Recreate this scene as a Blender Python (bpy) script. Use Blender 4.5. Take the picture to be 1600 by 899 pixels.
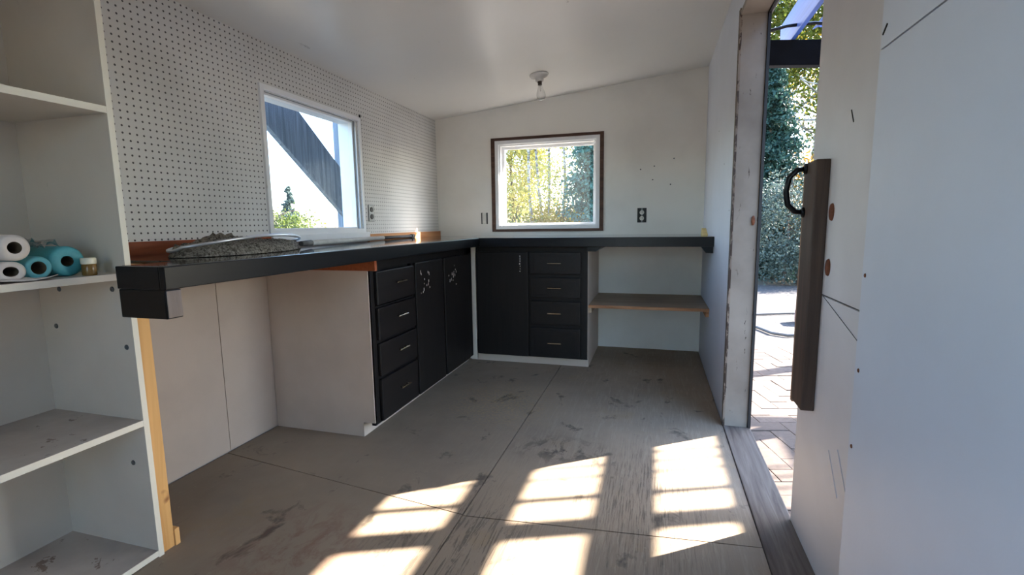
import bpy, bmesh, math, random
import numpy as np
from mathutils import Vector, Matrix
R = math.radians
SC = bpy.context.scene
COL = SC.collection
for o in list(bpy.data.objects):
    bpy.data.objects.remove(o)

# ------------------------------------------------------------------ camera
FPX, PITCH, YAW, ROLL = 758.31, .1301, .2874, -.0144
cd = bpy.data.cameras.new('camera'); cam = bpy.data.objects.new('camera', cd); COL.objects.link(cam)
fw = Vector((-math.sin(YAW)*math.cos(PITCH), math.cos(YAW)*math.cos(PITCH), -math.sin(PITCH)))
r0 = Vector((math.cos(YAW), math.sin(YAW), 0)); u0 = r0.cross(fw)
rt = r0*math.cos(ROLL) + u0*math.sin(ROLL); up = u0*math.cos(ROLL) - r0*math.sin(ROLL)
mw = Matrix((rt, up, -fw)).transposed().to_4x4(); mw.translation = (0, 0, 1)
cam.matrix_world = mw
cd.sensor_fit = 'HORIZONTAL'; cd.sensor_width = 36; cd.lens = FPX/1600*36
cd.clip_start = .02; cd.clip_end = 2000
SC.camera = cam

# ------------------------------------------------------------------ sky, sun, exposure
SUN_AZ, SUN_EL = R(55), R(32)           # azimuth measured from +y (into the room) towards +x
w = bpy.data.worlds.new('world'); SC.world = w; w.use_nodes = True
wn = w.node_tree.nodes; wl = w.node_tree.links
bg = wn['Background']; sky = wn.new('ShaderNodeTexSky')
sky.sky_type = 'NISHITA'; sky.sun_disc = False
sky.sun_elevation = SUN_EL; sky.sun_rotation = SUN_AZ
sky.air_density = 1.2; sky.dust_density = .7; sky.ozone_density = 2.0
tn = wn.new('ShaderNodeMix'); tn.data_type = 'RGBA'; tn.blend_type = 'MULTIPLY'; tn.inputs[0].default_value = 1
tn.inputs[7].default_value = (.93, .98, 1.07, 1); wl.new(sky.outputs[0], tn.inputs[6])
wl.new(tn.outputs[2], bg.inputs[0]); bg.inputs[1].default_value = .46
sl = bpy.data.lights.new('sun', 'SUN'); sl.energy = 18; sl.angle = R(.55); sl.color = (1, .92, .82)
so = bpy.data.objects.new('sun', sl); COL.objects.link(so)
sdir = Vector((math.sin(SUN_AZ)*math.cos(SUN_EL), math.cos(SUN_AZ)*math.cos(SUN_EL), math.sin(SUN_EL)))
so.rotation_euler = sdir.to_track_quat('Z', 'Y').to_euler(); so.location = sdir*30
SC.view_settings.view_transform = 'Standard'; SC.view_settings.look = 'None'
SC.view_settings.gamma = 1; SC.view_settings.use_curve_mapping = False
SC.view_settings.exposure = 1.7
try:
    SC.cycles.max_bounces = 14; SC.cycles.diffuse_bounces = 9; SC.cycles.transparent_max_bounces = 24
    SC.cycles.sample_clamp_indirect = 12
except Exception:
    pass

# ------------------------------------------------------------------ material helpers
def rgb(r, g=None, b=None):
    if g is None: g = b = r
    return tuple(((c/255+.055)/1.055)**2.4 if c/255 > .04045 else c/255/12.92 for c in (r, g, b)) + (1,)
class NT:
    def __init__(s, name):
        s.m = bpy.data.materials.new(name); s.m.use_nodes = True
        s.t = s.m.node_tree; s.b = s.t.nodes['Principled BSDF']; s.out = s.t.nodes['Material Output']
        s.pos = None
    def n(s, typ, **kw):
        nd = s.t.nodes.new(typ)
        for k, v in kw.items(): setattr(nd, k, v)
        return nd
    def put(s, sock, v):
        if hasattr(v, 'is_linked') or hasattr(v, 'links'): s.t.links.new(v, sock)
        else: sock.default_value = v
    def P(s):
        if s.pos is None: s.pos = s.n('ShaderNodeNewGeometry').outputs['Position']
        return s.pos
    def scaled(s, sx, sy, sz, src=None):
        nd = s.n('ShaderNodeVectorMath', operation='MULTIPLY')
        s.put(nd.inputs[0], src or s.P()); nd.inputs[1].default_value = (sx, sy, sz); return nd.outputs[0]
    def noise(s, vec, scale=1., detail=4., rough=.55, dist=0.):
        nd = s.n('ShaderNodeTexNoise'); s.put(nd.inputs['Vector'], vec)
        nd.inputs['Scale'].default_value = scale; nd.inputs['Detail'].default_value = detail
        nd.inputs['Roughness'].default_value = rough; nd.inputs['Distortion'].default_value = dist
        return nd.outputs['Fac']
    def ramp(s, fac, stops):
        nd = s.n('ShaderNodeValToRGB'); s.put(nd.inputs[0], fac); e = nd.color_ramp.elements
        while len(e) < len(stops): e.new(.5)
        for el, (p, c) in zip(e, stops):
            el.position = p; el.color = c if not isinstance(c, (int, float)) else (c, c, c, 1)
        return nd.outputs[0]
    def mix(s, fac, a, b):
        nd = s.n('ShaderNodeMix', data_type='RGBA'); s.put(nd.inputs[0], fac); s.put(nd.inputs[6], a); s.put(nd.inputs[7], b)
        return nd.outputs[2]
    def math(s, op, a, b=0., c=None):
        nd = s.n('ShaderNodeMath', operation=op); s.put(nd.inputs[0], a); s.put(nd.inputs[1], b)
        if c is not None: s.put(nd.inputs[2], c)
        return nd.outputs[0]
    def sep(s, v=None):
        nd = s.n('ShaderNodeSeparateXYZ'); s.put(nd.inputs[0], v or s.P()); return nd.outputs
    def bump(s, h, strength=.2, dist=.002):
        nd = s.n('ShaderNodeBump'); s.put(nd.inputs['Height'], h)
        nd.inputs['Strength'].default_value = strength; nd.inputs['Distance'].default_value = dist
        s.t.links.new(nd.outputs[0], s.b.inputs['Normal'])
    def set(s, base=None, rough=.5, metal=0., spec=.5, **kw):
        if base is not None: s.put(s.b.inputs['Base Color'], base)
        s.put(s.b.inputs['Roughness'], rough); s.put(s.b.inputs['Metallic'], metal)
        s.put(s.b.inputs['Specular IOR Level'], spec)
        for k, v in kw.items(): s.put(s.b.inputs[k.replace('_', ' ')], v)
        return s.m
M = {}
def simple(key, base, rough=.5, metal=0., spec=.5, var=.12, scale=18.):
    t = NT(key); f = t.noise(t.P(), scale, 5)
    d = tuple(c*(1-var*1.6) for c in base[:3])+(1,)
    M[key] = t.set(t.mix(t.ramp(f, [(.35, 0.), (.7, 1.)]), d, base), rough, metal, spec)
    t.bump(f, .08, .001); return M[key]

def painted(key, base, dirt, rough=.55, dirtamt=.5, chips=None, chipthr=.7, spec=.4, stretch=(1, 1, 1)):
    """old wall paint: broad staining, brush relief, sparse scuffs, optional chips down to wood"""
    t = NT(key)
    big = t.noise(t.P(), 1.7, 5, .6); sc = t.noise(t.scaled(9*stretch[0], 9*stretch[1], 3.5*stretch[2]), 1., 6, .65, .4)
    c = t.mix(t.math('MULTIPLY', t.ramp(big, [(.42, 0.), (.72, 1.)]), dirtamt), base, dirt)
    spots = t.ramp(sc, [(.69, 0.), (.76, 1.)])
    c = t.mix(t.math('MULTIPLY', spots, .55), c, rgb(95, 88, 82))
    if chips:
        cf = t.noise(t.scaled(16*stretch[0], 16*stretch[1], 5*stretch[2]), 1., 7, .7, .3)
        c = t.mix(t.ramp(cf, [(chipthr, 0.), (chipthr+.02, 1.)]), c, chips)
    fine = t.noise(t.P(), 140, 3)
    M[key] = t.set(c, rough, 0, spec); t.bump(t.math('ADD', fine, t.math('MULTIPLY', big, 2.)), .12, .0015)
painted('wall_white', rgb(236, 232, 224), rgb(212, 206, 196))
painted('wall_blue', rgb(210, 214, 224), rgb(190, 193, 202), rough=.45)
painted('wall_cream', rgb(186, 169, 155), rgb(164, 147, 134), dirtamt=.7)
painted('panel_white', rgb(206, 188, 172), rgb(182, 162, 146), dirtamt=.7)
painted('ceiling_white', rgb(224, 222, 218), rgb(212, 210, 206), rough=.32, dirtamt=.3, spec=.5)
painted('melamine', rgb(214, 203, 188), rgb(188, 176, 162), rough=.4, dirtamt=.5)
painted('melamine_dirty', rgb(212, 202, 190), rgb(150, 138, 128), rough=.45, dirtamt=1., chips=rgb(130, 112, 98), chipthr=.61)
painted('jamb_paint', rgb(140, 130, 120), rgb(100, 88, 78), rough=.6, dirtamt=.9, chips=rgb(58, 46, 38), chipthr=.635, stretch=(2.6, 2.6, 2.2))
painted('jamb_edge', rgb(134, 120, 108), rgb(84, 68, 56), rough=.7, dirtamt=1., chips=rgb(52, 38, 30), chipthr=.5, stretch=(3, 3, 3))
painted('door_paint', rgb(214, 212, 214), rgb(186, 182, 182), rough=.5, chips=rgb(72, 70, 72), chipthr=.77)
painted('vinyl', rgb(240, 240, 240), rgb(224, 224, 224), rough=.35, dirtamt=.3)
painted('edge_cream', rgb(232, 226, 210), rgb(214, 206, 190), rough=.45)

# pegboard: white hardboard with a 1-inch grid of dark holes
t = NT('pegboard'); s_ = t.sep(); Pp = .0254
def cell(o): return t.math('SUBTRACT', t.math('FRACT', t.math('DIVIDE', t.math('ADD', o, 10.), Pp)), .5)
cy, cz = cell(s_[1]), cell(s_[2])
dd = t.math('SQRT', t.math('ADD', t.math('MULTIPLY', cy, cy), t.math('MULTIPLY', cz, cz)))
hole = t.math('LESS_THAN', dd, .15)
big = t.noise(t.P(), 2.2, 4)
c = t.mix(t.ramp(big, [(.4, 0.), (.7, 1.)]), rgb(216, 214, 210), rgb(200, 198, 194))
M['pegboard'] = t.set(t.mix(hole, c, rgb(84, 82, 80)), .5, 0, .3)
t.bump(t.math('SUBTRACT', 1., hole), .6, .002)

# floor: grey painted plywood, grain and wear running along y
t = NT('floor_paint')
g1 = t.noise(t.scaled(60, 4.5, 1), 1., 6, .75, 1.2); g2 = t.noise(t.scaled(170, 7, 1), 1., 4, .7)
big = t.noise(t.P(), 1.3, 5, .6); mid = t.noise(t.P(), 5.5, 6, .65)
c = t.mix(t.ramp(big, [(.35, 0.), (.65, 1.)]), rgb(158, 140, 120), rgb(134, 120, 104))
xs = t.sep()[0]
wearx = t.ramp(t.math('MULTIPLY', t.math('ADD', xs, 1.0), .7), [(.1, .12), (.55, 1.)])
streak = t.math('MULTIPLY', t.ramp(g1, [(.5, 0.), (.62, 1.)]), wearx)
c = t.mix(t.math('MULTIPLY', streak, .4), c, rgb(172, 158, 138))
dk = t.math('MULTIPLY', t.ramp(g2, [(.6, 0.), (.7, 1.)]), t.math('MULTIPLY', wearx, t.ramp(mid, [(.45, 0.), (.6, 1.)])))
c = t.mix(t.math('MULTIPLY', dk, .65), c, rgb(58, 54, 51))
st = t.noise(t.scaled(7, 5, 1), 1., 6, .62, .5)
c = t.mix(t.math('MULTIPLY', t.ramp(st, [(.6, 0.), (.68, 1.)]), .7), c, rgb(60, 55, 50))
bl = t.noise(t.scaled(3.1, 2.7, 1), 1., 7, .75)
c = t.mix(t.math('MULTIPLY', t.ramp(bl, [(.56, 0.), (.66, 1.)]), .45), c, rgb(150, 128, 98))
def blot(x, y, r, sx=1., sy=1.):
    d = t.n('ShaderNodeVectorMath', operation='DISTANCE'); t.put(d.inputs[0], t.scaled(sx, sy, 1)); d.inputs[1].default_value = (x*sx, y*sy, 0)
    return t.ramp(t.math('DIVIDE', d.outputs['Value'], r), [(.25, 1.), (1., 0.)])
bn = t.noise(t.scaled(16, 9, 1), 1., 6, .7, .5); bf = t.noise(t.P(), 70, 4, .6)
c = t.mix(t.math('MULTIPLY', t.math('MULTIPLY', blot(-.38, 2.02, .26, 1., 1.6), t.ramp(bn, [(.48, 0.), (.58, 1.)])), .75), c, rgb(58, 52, 48))
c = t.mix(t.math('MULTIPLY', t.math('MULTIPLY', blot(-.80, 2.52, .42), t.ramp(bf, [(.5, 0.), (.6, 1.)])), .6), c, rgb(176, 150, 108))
c = t.mix(t.math('MULTIPLY', t.math('MULTIPLY', blot(-1.05, 1.15, .3), t.ramp(bn, [(.45, 0.), (.6, 1.)])), .5), c, rgb(120, 78, 66))
c = t.mix(t.math('MULTIPLY', t.math('MULTIPLY', blot(-.02, 1.72, .5, 1.6, .9), t.ramp(g2, [(.5, 0.), (.6, 1.)])), .6), c, rgb(66, 60, 56))
c = t.mix(t.math('MULTIPLY', t.math('MULTIPLY', blot(-.55, 1.25, .5, 1.2, .8), t.ramp(g1, [(.52, 0.), (.58, 1.)])), .6), c, rgb(64, 58, 54))
fl = t.noise(t.P(), 55, 3, .5)
c = t.mix(t.ramp(fl, [(.68, 0.), (.72, 1.)]), c, rgb(150, 138, 118))
M['floor_paint'] = t.set(c, t.ramp(mid, [(.3, .55), (.7, .75)]), 0, .2)
t.bump(t.math('ADD', g1, t.math('MULTIPLY', g2, .5)), .35, .002)

def woody(key, a, b, axis='x', rough=.55, spec=.4, scale=1., knots=None, bump=.15):
    t = NT(key); s = {'x': (2, 34, 34), 'y': (34, 2, 34), 'z': (34, 34, 2)}[axis]
    v = t.scaled(*[q*scale for q in s]); f = t.noise(v, 1., 6, .6, .8); f2 = t.noise(t.scaled(*[q*scale*3 for q in s]), 1., 3)
    c = t.mix(t.ramp(f, [(.35, 0.), (.68, 1.)]), a, b)
    if knots:
        k = t.noise(t.P(), 11, 2, .4); c = t.mix(t.ramp(k, [(.7, 0.), (.75, 1.)]), c, knots)
    M[key] = t.set(c, rough, 0, spec); t.bump(t.math('ADD', f, t.math('MULTIPLY', f2, .5)), bump, .0015)
woody('dark_v', rgb(30, 25, 23), rgb(21, 18, 17), 'z', .45, .3)
woody('dark_h', rgb(30, 25, 24), rgb(22, 19, 18), 'y', .42, .3)
woody('dark_frame', rgb(25, 21, 20), rgb(18, 15, 15), 'z', .5, .3)
woody('counter_dark', rgb(27, 26, 29), rgb(20, 20, 23), 'y', .06, .9, bump=.0)
woody('counter_dark_x', rgb(27, 26, 29), rgb(20, 20, 23), 'x', .06, .9, bump=.0)
woody('fascia_dark', rgb(16, 16, 20), rgb(11, 11, 14), 'y', .3, .28, bump=.08)
for k_, ax_ in (('counter_dark', (34, 2, 34)), ('counter_dark_x', (2, 34, 34))):
    t = NT(k_); f = t.noise(t.scaled(*ax_), 1., 6, .6, .8); du = t.noise(t.P(), 7, 5, .65)
    c = t.mix(t.ramp(f, [(.35, 0.), (.68, 1.)]), rgb(27, 26, 29), rgb(20, 20, 23))
    M[k_] = t.set(t.mix(t.math('MULTIPLY', t.ramp(du, [(.35, 0.), (.7, 1.)]), .6), c, rgb(84, 80, 76)), .06, 0, .9)
woody('pine_z', rgb(226, 176, 112), rgb(200, 146, 84), 'z', .6, .3, .7, rgb(140, 84, 44))
woody('pine_y', rgb(206, 150, 98), rgb(176, 112, 66), 'y', .6, .3, .7)
woody('redwood', rgb(166, 88, 50), rgb(140, 70, 38), 'y', .6, .3)
woody('plywood', rgb(186, 164, 140), rgb(160, 140, 118), 'x', .65, .3)
woody('ply_edge', rgb(196, 150, 112), rgb(150, 104, 74), 'x', .7, .2, 2.)
woody('endgrain', rgb(150, 138, 132), rgb(112, 100, 96), 'z', .8, .2, .5)
woody('brown_trim', rgb(96, 70, 58), rgb(66, 46, 38), 'x', .6, .3)
woody('brown_board', rgb(84, 66, 56), rgb(62, 48, 40), 'z', .6, .3)
woody('board_edge', rgb(150, 122, 100), rgb(120, 94, 76), 'z', .65, .3)
woody('threshold_wood', rgb(128, 116, 106), rgb(92, 80, 72), 'y', .75, .25, 1.3)
woody('black_timber', rgb(13, 13, 15), rgb(8, 8, 10), 'x', .85, .1)
woody('rafter_paint', rgb(58, 88, 160), rgb(44, 70, 136), 'y', .45, .4)
woody('weathered', rgb(140, 148, 156), rgb(104, 112, 120), 'z', .75, .25)
woody('fascia_grey', rgb(120, 116, 110), rgb(96, 92, 88), 'y', .7, .2)
simple('black_metal', rgb(26, 26, 28), .35, .6); simple('rust', rgb(128, 74, 48), .8, .2, var=.3, scale=60)
simple('brass', rgb(214, 196, 170), .25, 1.); simple('screw_grey', rgb(110, 112, 114), .5, .6)
simple('porcelain', rgb(222, 218, 212), .25); simple('socket_brown', rgb(78, 66, 56), .5)
simple('outlet_black', rgb(22, 21, 21), .5); simple('outlet_white', rgb(226, 222, 212), .35)
simple('outlet_steel', rgb(126, 128, 130), .4, .7); simple('aluminium', rgb(206, 208, 212), .3, .7)
simple('grip_dark', rgb(92, 90, 90), .5); simple('pole_white', rgb(214, 212, 206), .45)
simple('teal', rgb(74, 160, 168), .55, var=.1, scale=40); simple('teal_light', rgb(96, 176, 184), .55)
simple('paper_white', rgb(226, 216, 206), .8); simple('core_dark', rgb(92, 78, 58), .9)
simple('amber', rgb(132, 100, 50), .2); simple('cap_cream', rgb(232, 228, 206), .4)
simple('gap_black', rgb(14, 13, 13), .8); simple('rubber_black', rgb(18, 18, 22), .6)
simple('hose', rgb(60, 62, 66), .5); simple('concrete', rgb(150, 146, 142), .8, var=.2, scale=60)
simple('block_red', rgb(150, 120, 116), .8, var=.2); simple('hook_black', rgb(20, 20, 22), .3, .5)
simple('roof_dark', rgb(70, 62, 56), .8); simple('siding', rgb(150, 148, 146), .7)
simple('foam', rgb(222, 200, 140), .8)
# net cloth
t = NT('netting'); f = t.noise(t.P(), 120, 4, .7); f2 = t.noise(t.P(), 24, 4)
M['netting'] = t.set(t.mix(t.ramp(f, [(.4, 0.), (.62, 1.)]), t.mix(t.ramp(f2, [(.4, 0.), (.6, 1.)]), rgb(60, 54, 46), rgb(112, 106, 96)), rgb(168, 162, 150)), .9, 0, .1)
t.bump(t.math('ADD', f, f2), 1., .012)
# paver, gravel, grass
t = NT('paver'); inf = t.n('ShaderNodeObjectInfo').outputs['Random']; f = t.noise(t.P(), 45, 5, .6)
c = t.mix(inf, rgb(86, 75, 69), rgb(99, 87, 80))
M['paver'] = t.set(t.mix(t.ramp(f, [(.3, 0.), (.75, 1.)]), c, rgb(77, 67, 61)), .85, 0, .2); t.bump(f, .3, .003)
t = NT('gravel'); f = t.noise(t.P(), 26, 6, .7); f2 = t.noise(t.P(), .9, 3)
c = t.mix(t.ramp(f, [(.35, 0.), (.65, 1.)]), rgb(60, 57, 57), rgb(98, 93, 90))
M['gravel'] = t.set(c, .9, 0, .2); t.bump(f, 1., .02)
t = NT('field'); f = t.noise(t.P(), .35, 6, .6); f2 = t.noise(t.P(), 6, 4)
c = t.mix(t.ramp(f, [(.4, 0.), (.62, 1.)]), rgb(104, 96, 84), rgb(88, 86, 72))
M['field'] = t.set(t.mix(t.math('MULTIPLY', f2, .5), c, rgb(116, 106, 94)), .9, 0, .0); t.bump(f2, .6, .03)
def bark(key, a, b, s=(9, 9, 2)):
    t = NT(key); f = t.noise(t.scaled(*s), 1., 6, .7, .4)
    M[key] = t.set(t.mix(t.ramp(f, [(.42, 0.), (.6, 1.)]), a, b), .85, 0, .2); t.bump(f, .6, .01)
bark('bark', rgb(70, 58, 50), rgb(104, 90, 80)); bark('birch', rgb(96, 92, 90), rgb(196, 192, 188), (5, 5, 22))
def leaf(key, a, b, trans=.45):
    t = NT(key); f = t.noise(t.P(), 3.3, 4, .8)
    wn_ = t.n('ShaderNodeTexWhiteNoise'); sn = t.n('ShaderNodeVectorMath', operation='SNAP')
    t.put(sn.inputs[0], t.P()); sn.inputs[1].default_value = (.12, .12, .12); t.put(wn_.inputs['Vector'], sn.outputs[0])
    c = t.mix(t.math('ADD', t.math('MULTIPLY', t.ramp(f, [(.35, 0.), (.65, 1.)]), .6), t.math('MULTIPLY', wn_.outputs['Value'], .4)), a, b)
    t.set(c, .6, 0, .25)
    tr = t.n('ShaderNodeBsdfTranslucent'); t.put(tr.inputs[0], c); mx = t.n('ShaderNodeMixShader'); mx.inputs[0].default_value = trans
    t.t.links.new(t.b.outputs[0], mx.inputs[1]); t.t.links.new(tr.outputs[0], mx.inputs[2]); t.t.links.new(mx.outputs[0], t.out.inputs[0])
    M[key] = t.m
leaf('leaf_yellow', rgb(160, 128, 34), rgb(124, 116, 38)); leaf('leaf_green', rgb(62, 80, 30), rgb(106, 108, 40))
leaf('leaf_orange', rgb(190, 122, 50), rgb(178, 146, 62)); leaf('needle_dark', rgb(34, 56, 52), rgb(54, 82, 70), .25)
leaf('leaf_pale', rgb(186, 168, 84), rgb(146, 152, 84), .5); leaf('needle_teal', rgb(62, 96, 88), rgb(92, 128, 112), .3)
leaf('needle_blue', rgb(58, 72, 68), rgb(92, 104, 94), .25); leaf('leaf_grey', rgb(120, 112, 92), rgb(146, 134, 100))
# panes: thin glass, clear or dusty
def pane(key, dust, tint=(1, 1, 1, 1)):
    t = NT(key); tr = t.n('ShaderNodeBsdfTransparent'); tr.inputs[0].default_value = tint
    gl = t.n('ShaderNodeBsdfGlossy'); gl.inputs['Roughness'].default_value = .02
    fr = t.n('ShaderNodeLayerWeight'); fr.inputs[0].default_value = .5
    m1 = t.n('ShaderNodeMixShader'); L = t.t.links
    t.put(m1.inputs[0], t.math('MULTIPLY_ADD', t.math('POWER', fr.outputs['Facing'], 5.), .3, .004)); L.new(tr.outputs[0], m1.inputs[1]); L.new(gl.outputs[0], m1.inputs[2])
    df = t.n('ShaderNodeBsdfTranslucent'); df.inputs[0].default_value = (.9, .9, .9, 1)
    f = t.noise(t.P(), 9, 5, .65); m2 = t.n('ShaderNodeMixShader')
    t.put(m2.inputs[0], t.math('MULTIPLY', t.ramp(f, [(.3, .55), (.75, 1.)]), dust))
    L.new(m1.outputs[0], m2.inputs[1]); L.new(df.outputs[0], m2.inputs[2]); L.new(m2.outputs[0], t.out.inputs[0])
    M[key] = t.m
pane('glass_side', .008, (.93, .97, 1, 1)); pane('glass_back', .009)
def clear(key, tint, gloss):
    t = NT(key); tr = t.n('ShaderNodeBsdfTransparent'); tr.inputs[0].default_value = tint
    gl = t.n('ShaderNodeBsdfGlossy'); gl.inputs['Roughness'].default_value = .05
    lw = t.n('ShaderNodeLayerWeight'); lw.inputs[0].default_value = gloss; mx = t.n('ShaderNodeMixShader')
    t.t.links.new(lw.outputs['Facing'], mx.inputs[0]); t.t.links.new(tr.outputs[0], mx.inputs[1]); t.t.links.new(gl.outputs[0], mx.inputs[2])
    t.t.links.new(mx.outputs[0], t.out.inputs[0]); M[key] = t.m
clear('bulb_glass', (.95, .95, .95, 1), .35); clear('plastic_film', (.9, .95, .96, 1), .3)

# ------------------------------------------------------------------ geometry helpers
class MB:
    def __init__(s): s.bm = bmesh.new()
    def box(s, x0, x1, y0, y1, z0, z1, bev=0.):
        vs = [s.bm.verts.new(p) for p in ((x0,y0,z0),(x1,y0,z0),(x1,y1,z0),(x0,y1,z0),(x0,y0,z1),(x1,y0,z1),(x1,y1,z1),(x0,y1,z1))]
        fs = [s.bm.faces.new([vs[i] for i in q]) for q in ((0,3,2,1),(4,5,6,7),(0,1,5,4),(1,2,6,5),(2,3,7,6),(3,0,4,7))]
        if bev:
            es = list({e for f in fs for e in f.edges})
            bmesh.ops.bevel(s.bm, geom=es, offset=bev, segments=2, affect='EDGES', profile=.6)
        return s
    def prism(s, poly, axis, a, b, bev=0.):
        """poly of 2D points extruded along axis from a to b; poly coords are the two other axes in xyz order"""
        def P(p, h): return {'x': (h, p[0], p[1]), 'y': (p[0], h, p[1]), 'z': (p[0], p[1], h)}[axis]
        va = [s.bm.verts.new(P(p, a)) for p in poly]; vb = [s.bm.verts.new(P(p, b)) for p in poly]
        n = len(poly); fs = [s.bm.faces.new(va[::-1]), s.bm.faces.new(vb)]
        fs += [s.bm.faces.new((va[i], va[(i+1) % n], vb[(i+1) % n], vb[i])) for i in range(n)]
        if bev:
            es = list({e for f in fs for e in f.edges})
            bmesh.ops.bevel(s.bm, geom=es, offset=bev, segments=2, affect='EDGES', profile=.6)
        return s
    def bar(s, a, b, wid, hgt, upv=(0, 0, 1), bev=0.):
        a, b = Vector(a), Vector(b); d = (b-a).normalized(); sd = d.cross(Vector(upv)).normalized(); u = sd.cross(d)
        vs = [s.bm.verts.new(p + sd*i*wid/2 + u*j*hgt/2) for p in (a, b) for i, j in ((-1,-1),(1,-1),(1,1),(-1,1))]
        fs = [s.bm.faces.new([vs[i] for i in q]) for q in ((0,1,2,3),(7,6,5,4),(0,4,5,1),(1,5,6,2),(2,6,7,3),(3,7,4,0))]
        if bev:
            es = list({e for f in fs for e in f.edges})
            bmesh.ops.bevel(s.bm, geom=es, offset=bev, segments=1, affect='EDGES')
        return s
    def tube(s, pts, rad, n=10, closed=False):
        pts = [Vector(p) for p in pts]; rad = rad if isinstance(rad, (list, tuple)) else [rad]*len(pts); rings = []
        m = len(pts); ref = Vector((.12, .31, .94)).normalized()
        for i, p in enumerate(pts):
            d = (pts[(i+1) % m]-pts[i-1]) if closed else (pts[min(i+1, m-1)]-pts[max(i-1, 0)])
            d.normalize(); q = ref if abs(d.dot(ref)) < .95 else Vector((1, 0, 0))
            sd = d.cross(q).normalized(); u = sd.cross(d)
            rings.append([s.bm.verts.new(p+(sd*math.cos(2*math.pi*k/n)+u*math.sin(2*math.pi*k/n))*rad[i]) for k in range(n)])
        for i in range(m if closed else m-1):
            A, B = rings[i], rings[(i+1) % m]
            for k in range(n): s.bm.faces.new((A[k], A[(k+1) % n], B[(k+1) % n], B[k])).smooth = True
        if not closed:
            s.bm.faces.new(rings[0][::-1]); s.bm.faces.new(rings[-1])
        return s
    def lathe(s, prof, o, ax, n=20, sq=(1, 1), u=None, caps=True):
        """profile (radius, height) turned about axis ax through o; sq squashes the two cross axes"""
        o = Vector(o); ax = Vector(ax).normalized(); u = Vector(u) if u else (Vector((0, 0, 1)) if abs(ax.z) < .9 else Vector((1, 0, 0)))
        sd = ax.cross(u).normalized(); uu = sd.cross(ax); rings = []
        for r_, h in prof:
            rings.append([s.bm.verts.new(o+ax*h+sd*math.cos(2*math.pi*k/n)*r_*sq[0]+uu*math.sin(2*math.pi*k/n)*r_*sq[1]) for k in range(n)])
        for A, B in zip(rings, rings[1:]):
            for k in range(n): s.bm.faces.new((A[k], A[(k+1) % n], B[(k+1) % n], B[k])).smooth = True
        if caps:
            s.bm.faces.new(rings[0][::-1]); s.bm.faces.new(rings[-1])
        return s
    def build(s, name, mat, parent=None, loc=None):
        bmesh.ops.recalc_face_normals(s.bm, faces=s.bm.faces[:])
        me = bpy.data.meshes.new(name); s.bm.to_mesh(me); s.bm.free()
        me.materials.append(M[mat] if isinstance(mat, str) else mat)
        o = bpy.data.objects.new(name, me); COL.objects.link(o)
        if parent is not None:
            o.parent = parent; wm = Matrix.Identity(4); p = parent
            while p is not None: wm = p.matrix_parent_inverse @ Matrix.LocRotScale(p.location, p.rotation_euler, p.scale) @ wm; p = p.parent
            o.matrix_parent_inverse = wm.inverted()
        elif loc is not None:
            me.transform(Matrix.Translation(-Vector(loc))); o.location = loc
        return o
def tag(o, label, cat=None, group=None, kind=None):
    o['label'] = label
    if cat: o['category'] = cat
    if group: o['group'] = group
    if kind: o['kind'] = kind
    return o
def thing(name, label, cat, loc=(0, 0, 0), group=None, kind=None):
    o = bpy.data.objects.new(name, None); COL.objects.link(o); o.location = loc; o.empty_display_size = .05
    return tag(o, label, cat, group, kind)
def B(*a, bev=0.): return MB().box(*a, bev=bev)
def struct(name, mb, mat, label, cat): return tag(mb.build(name, mat), label, cat, kind='structure')

# ------------------------------------------------------------------ room
XL, XR, D, YN = -1.818, .3425, 3.916, -1.1
WT = .107
SL = (2.1056-1.882)/(XR-XL)
def CZ(x): return 1.882 + SL*(x-XL)
GZ = -.10                                     # ground outside
# floor: subfloor slab and painted plywood sheets with open joints
fl = struct('floor', B(XL-.1, XR+.002, YN-.1, D+.1, -.06, -.014), 'gap_black', 'grey painted plywood floor of the shed', 'floor')
JX = -.62; g = .0022
def quad_sheet(p): 
    o = MB().prism(p, 'z', -.014, 0.).build('plywood_sheet', 'floor_paint', fl); return o
yl0, yl1, yr0, yr1 = 1.615, 1.455, 1.45, 1.535
quad_sheet([(XL, yl0+g), (JX-g, yl1+g), (JX-g, D), (XL, D)])
quad_sheet([(XL, YN), (JX-g, YN), (JX-g, yl1-g), (XL, yl0-g)])
quad_sheet([(JX+g, yr0+g), (XR-.004, yr1+g), (XR-.004, D), (JX+g, D)])
quad_sheet([(JX+g, YN), (XR-.004, YN), (XR-.004, yr1-g), (JX+g, yr0-g)])

# left wall with window 1 opening
W1 = (1.982, 2.742, .985, 1.652)               # y0 y1 z0 z1 clear opening
def wall_x(x0, x1, y0, y1, z0, z1, holes):
    mb = MB()
    if not holes: return mb.box(x0, x1, y0, y1, z0, z1)
    (a, b, c, d) = holes[0]
    mb.box(x0, x1, y0, a, z0, z1); mb.box(x0, x1, b, y1, z0, z1); mb.box(x0, x1, a, b, z0, c); mb.box(x0, x1, a, b, d, z1); return mb
W3 = (-.85, -.20, .985, 1.652)
def left_wall(x0, x1, ye, z0, z1):
    m = wall_x(x0, x1, YN, 1.0, z0, z1, [W3]); (a, b, c, d) = W1
    m.box(x0, x1, 1.0, a, z0, z1); m.box(x0, x1, b, ye, z0, z1); m.box(x0, x1, a, b, z0, c); m.box(x0, x1, a, b, d, z1); return m
wl_ = struct('wall_left', left_wall(XL-.12, XL-.006, D+.12, -.1, 1.9), 'siding', 'left wall, white pegboard over white painted panels', 'wall')
left_wall(XL-.006, XL, D, .93, 1.8815).build('pegboard', 'pegboard', wl_)
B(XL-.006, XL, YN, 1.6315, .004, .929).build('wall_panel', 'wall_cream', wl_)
B(XL-.006, XL, 1.6345, 1.935, .004, .929).build('wall_panel', 'wall_cream', wl_)
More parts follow.
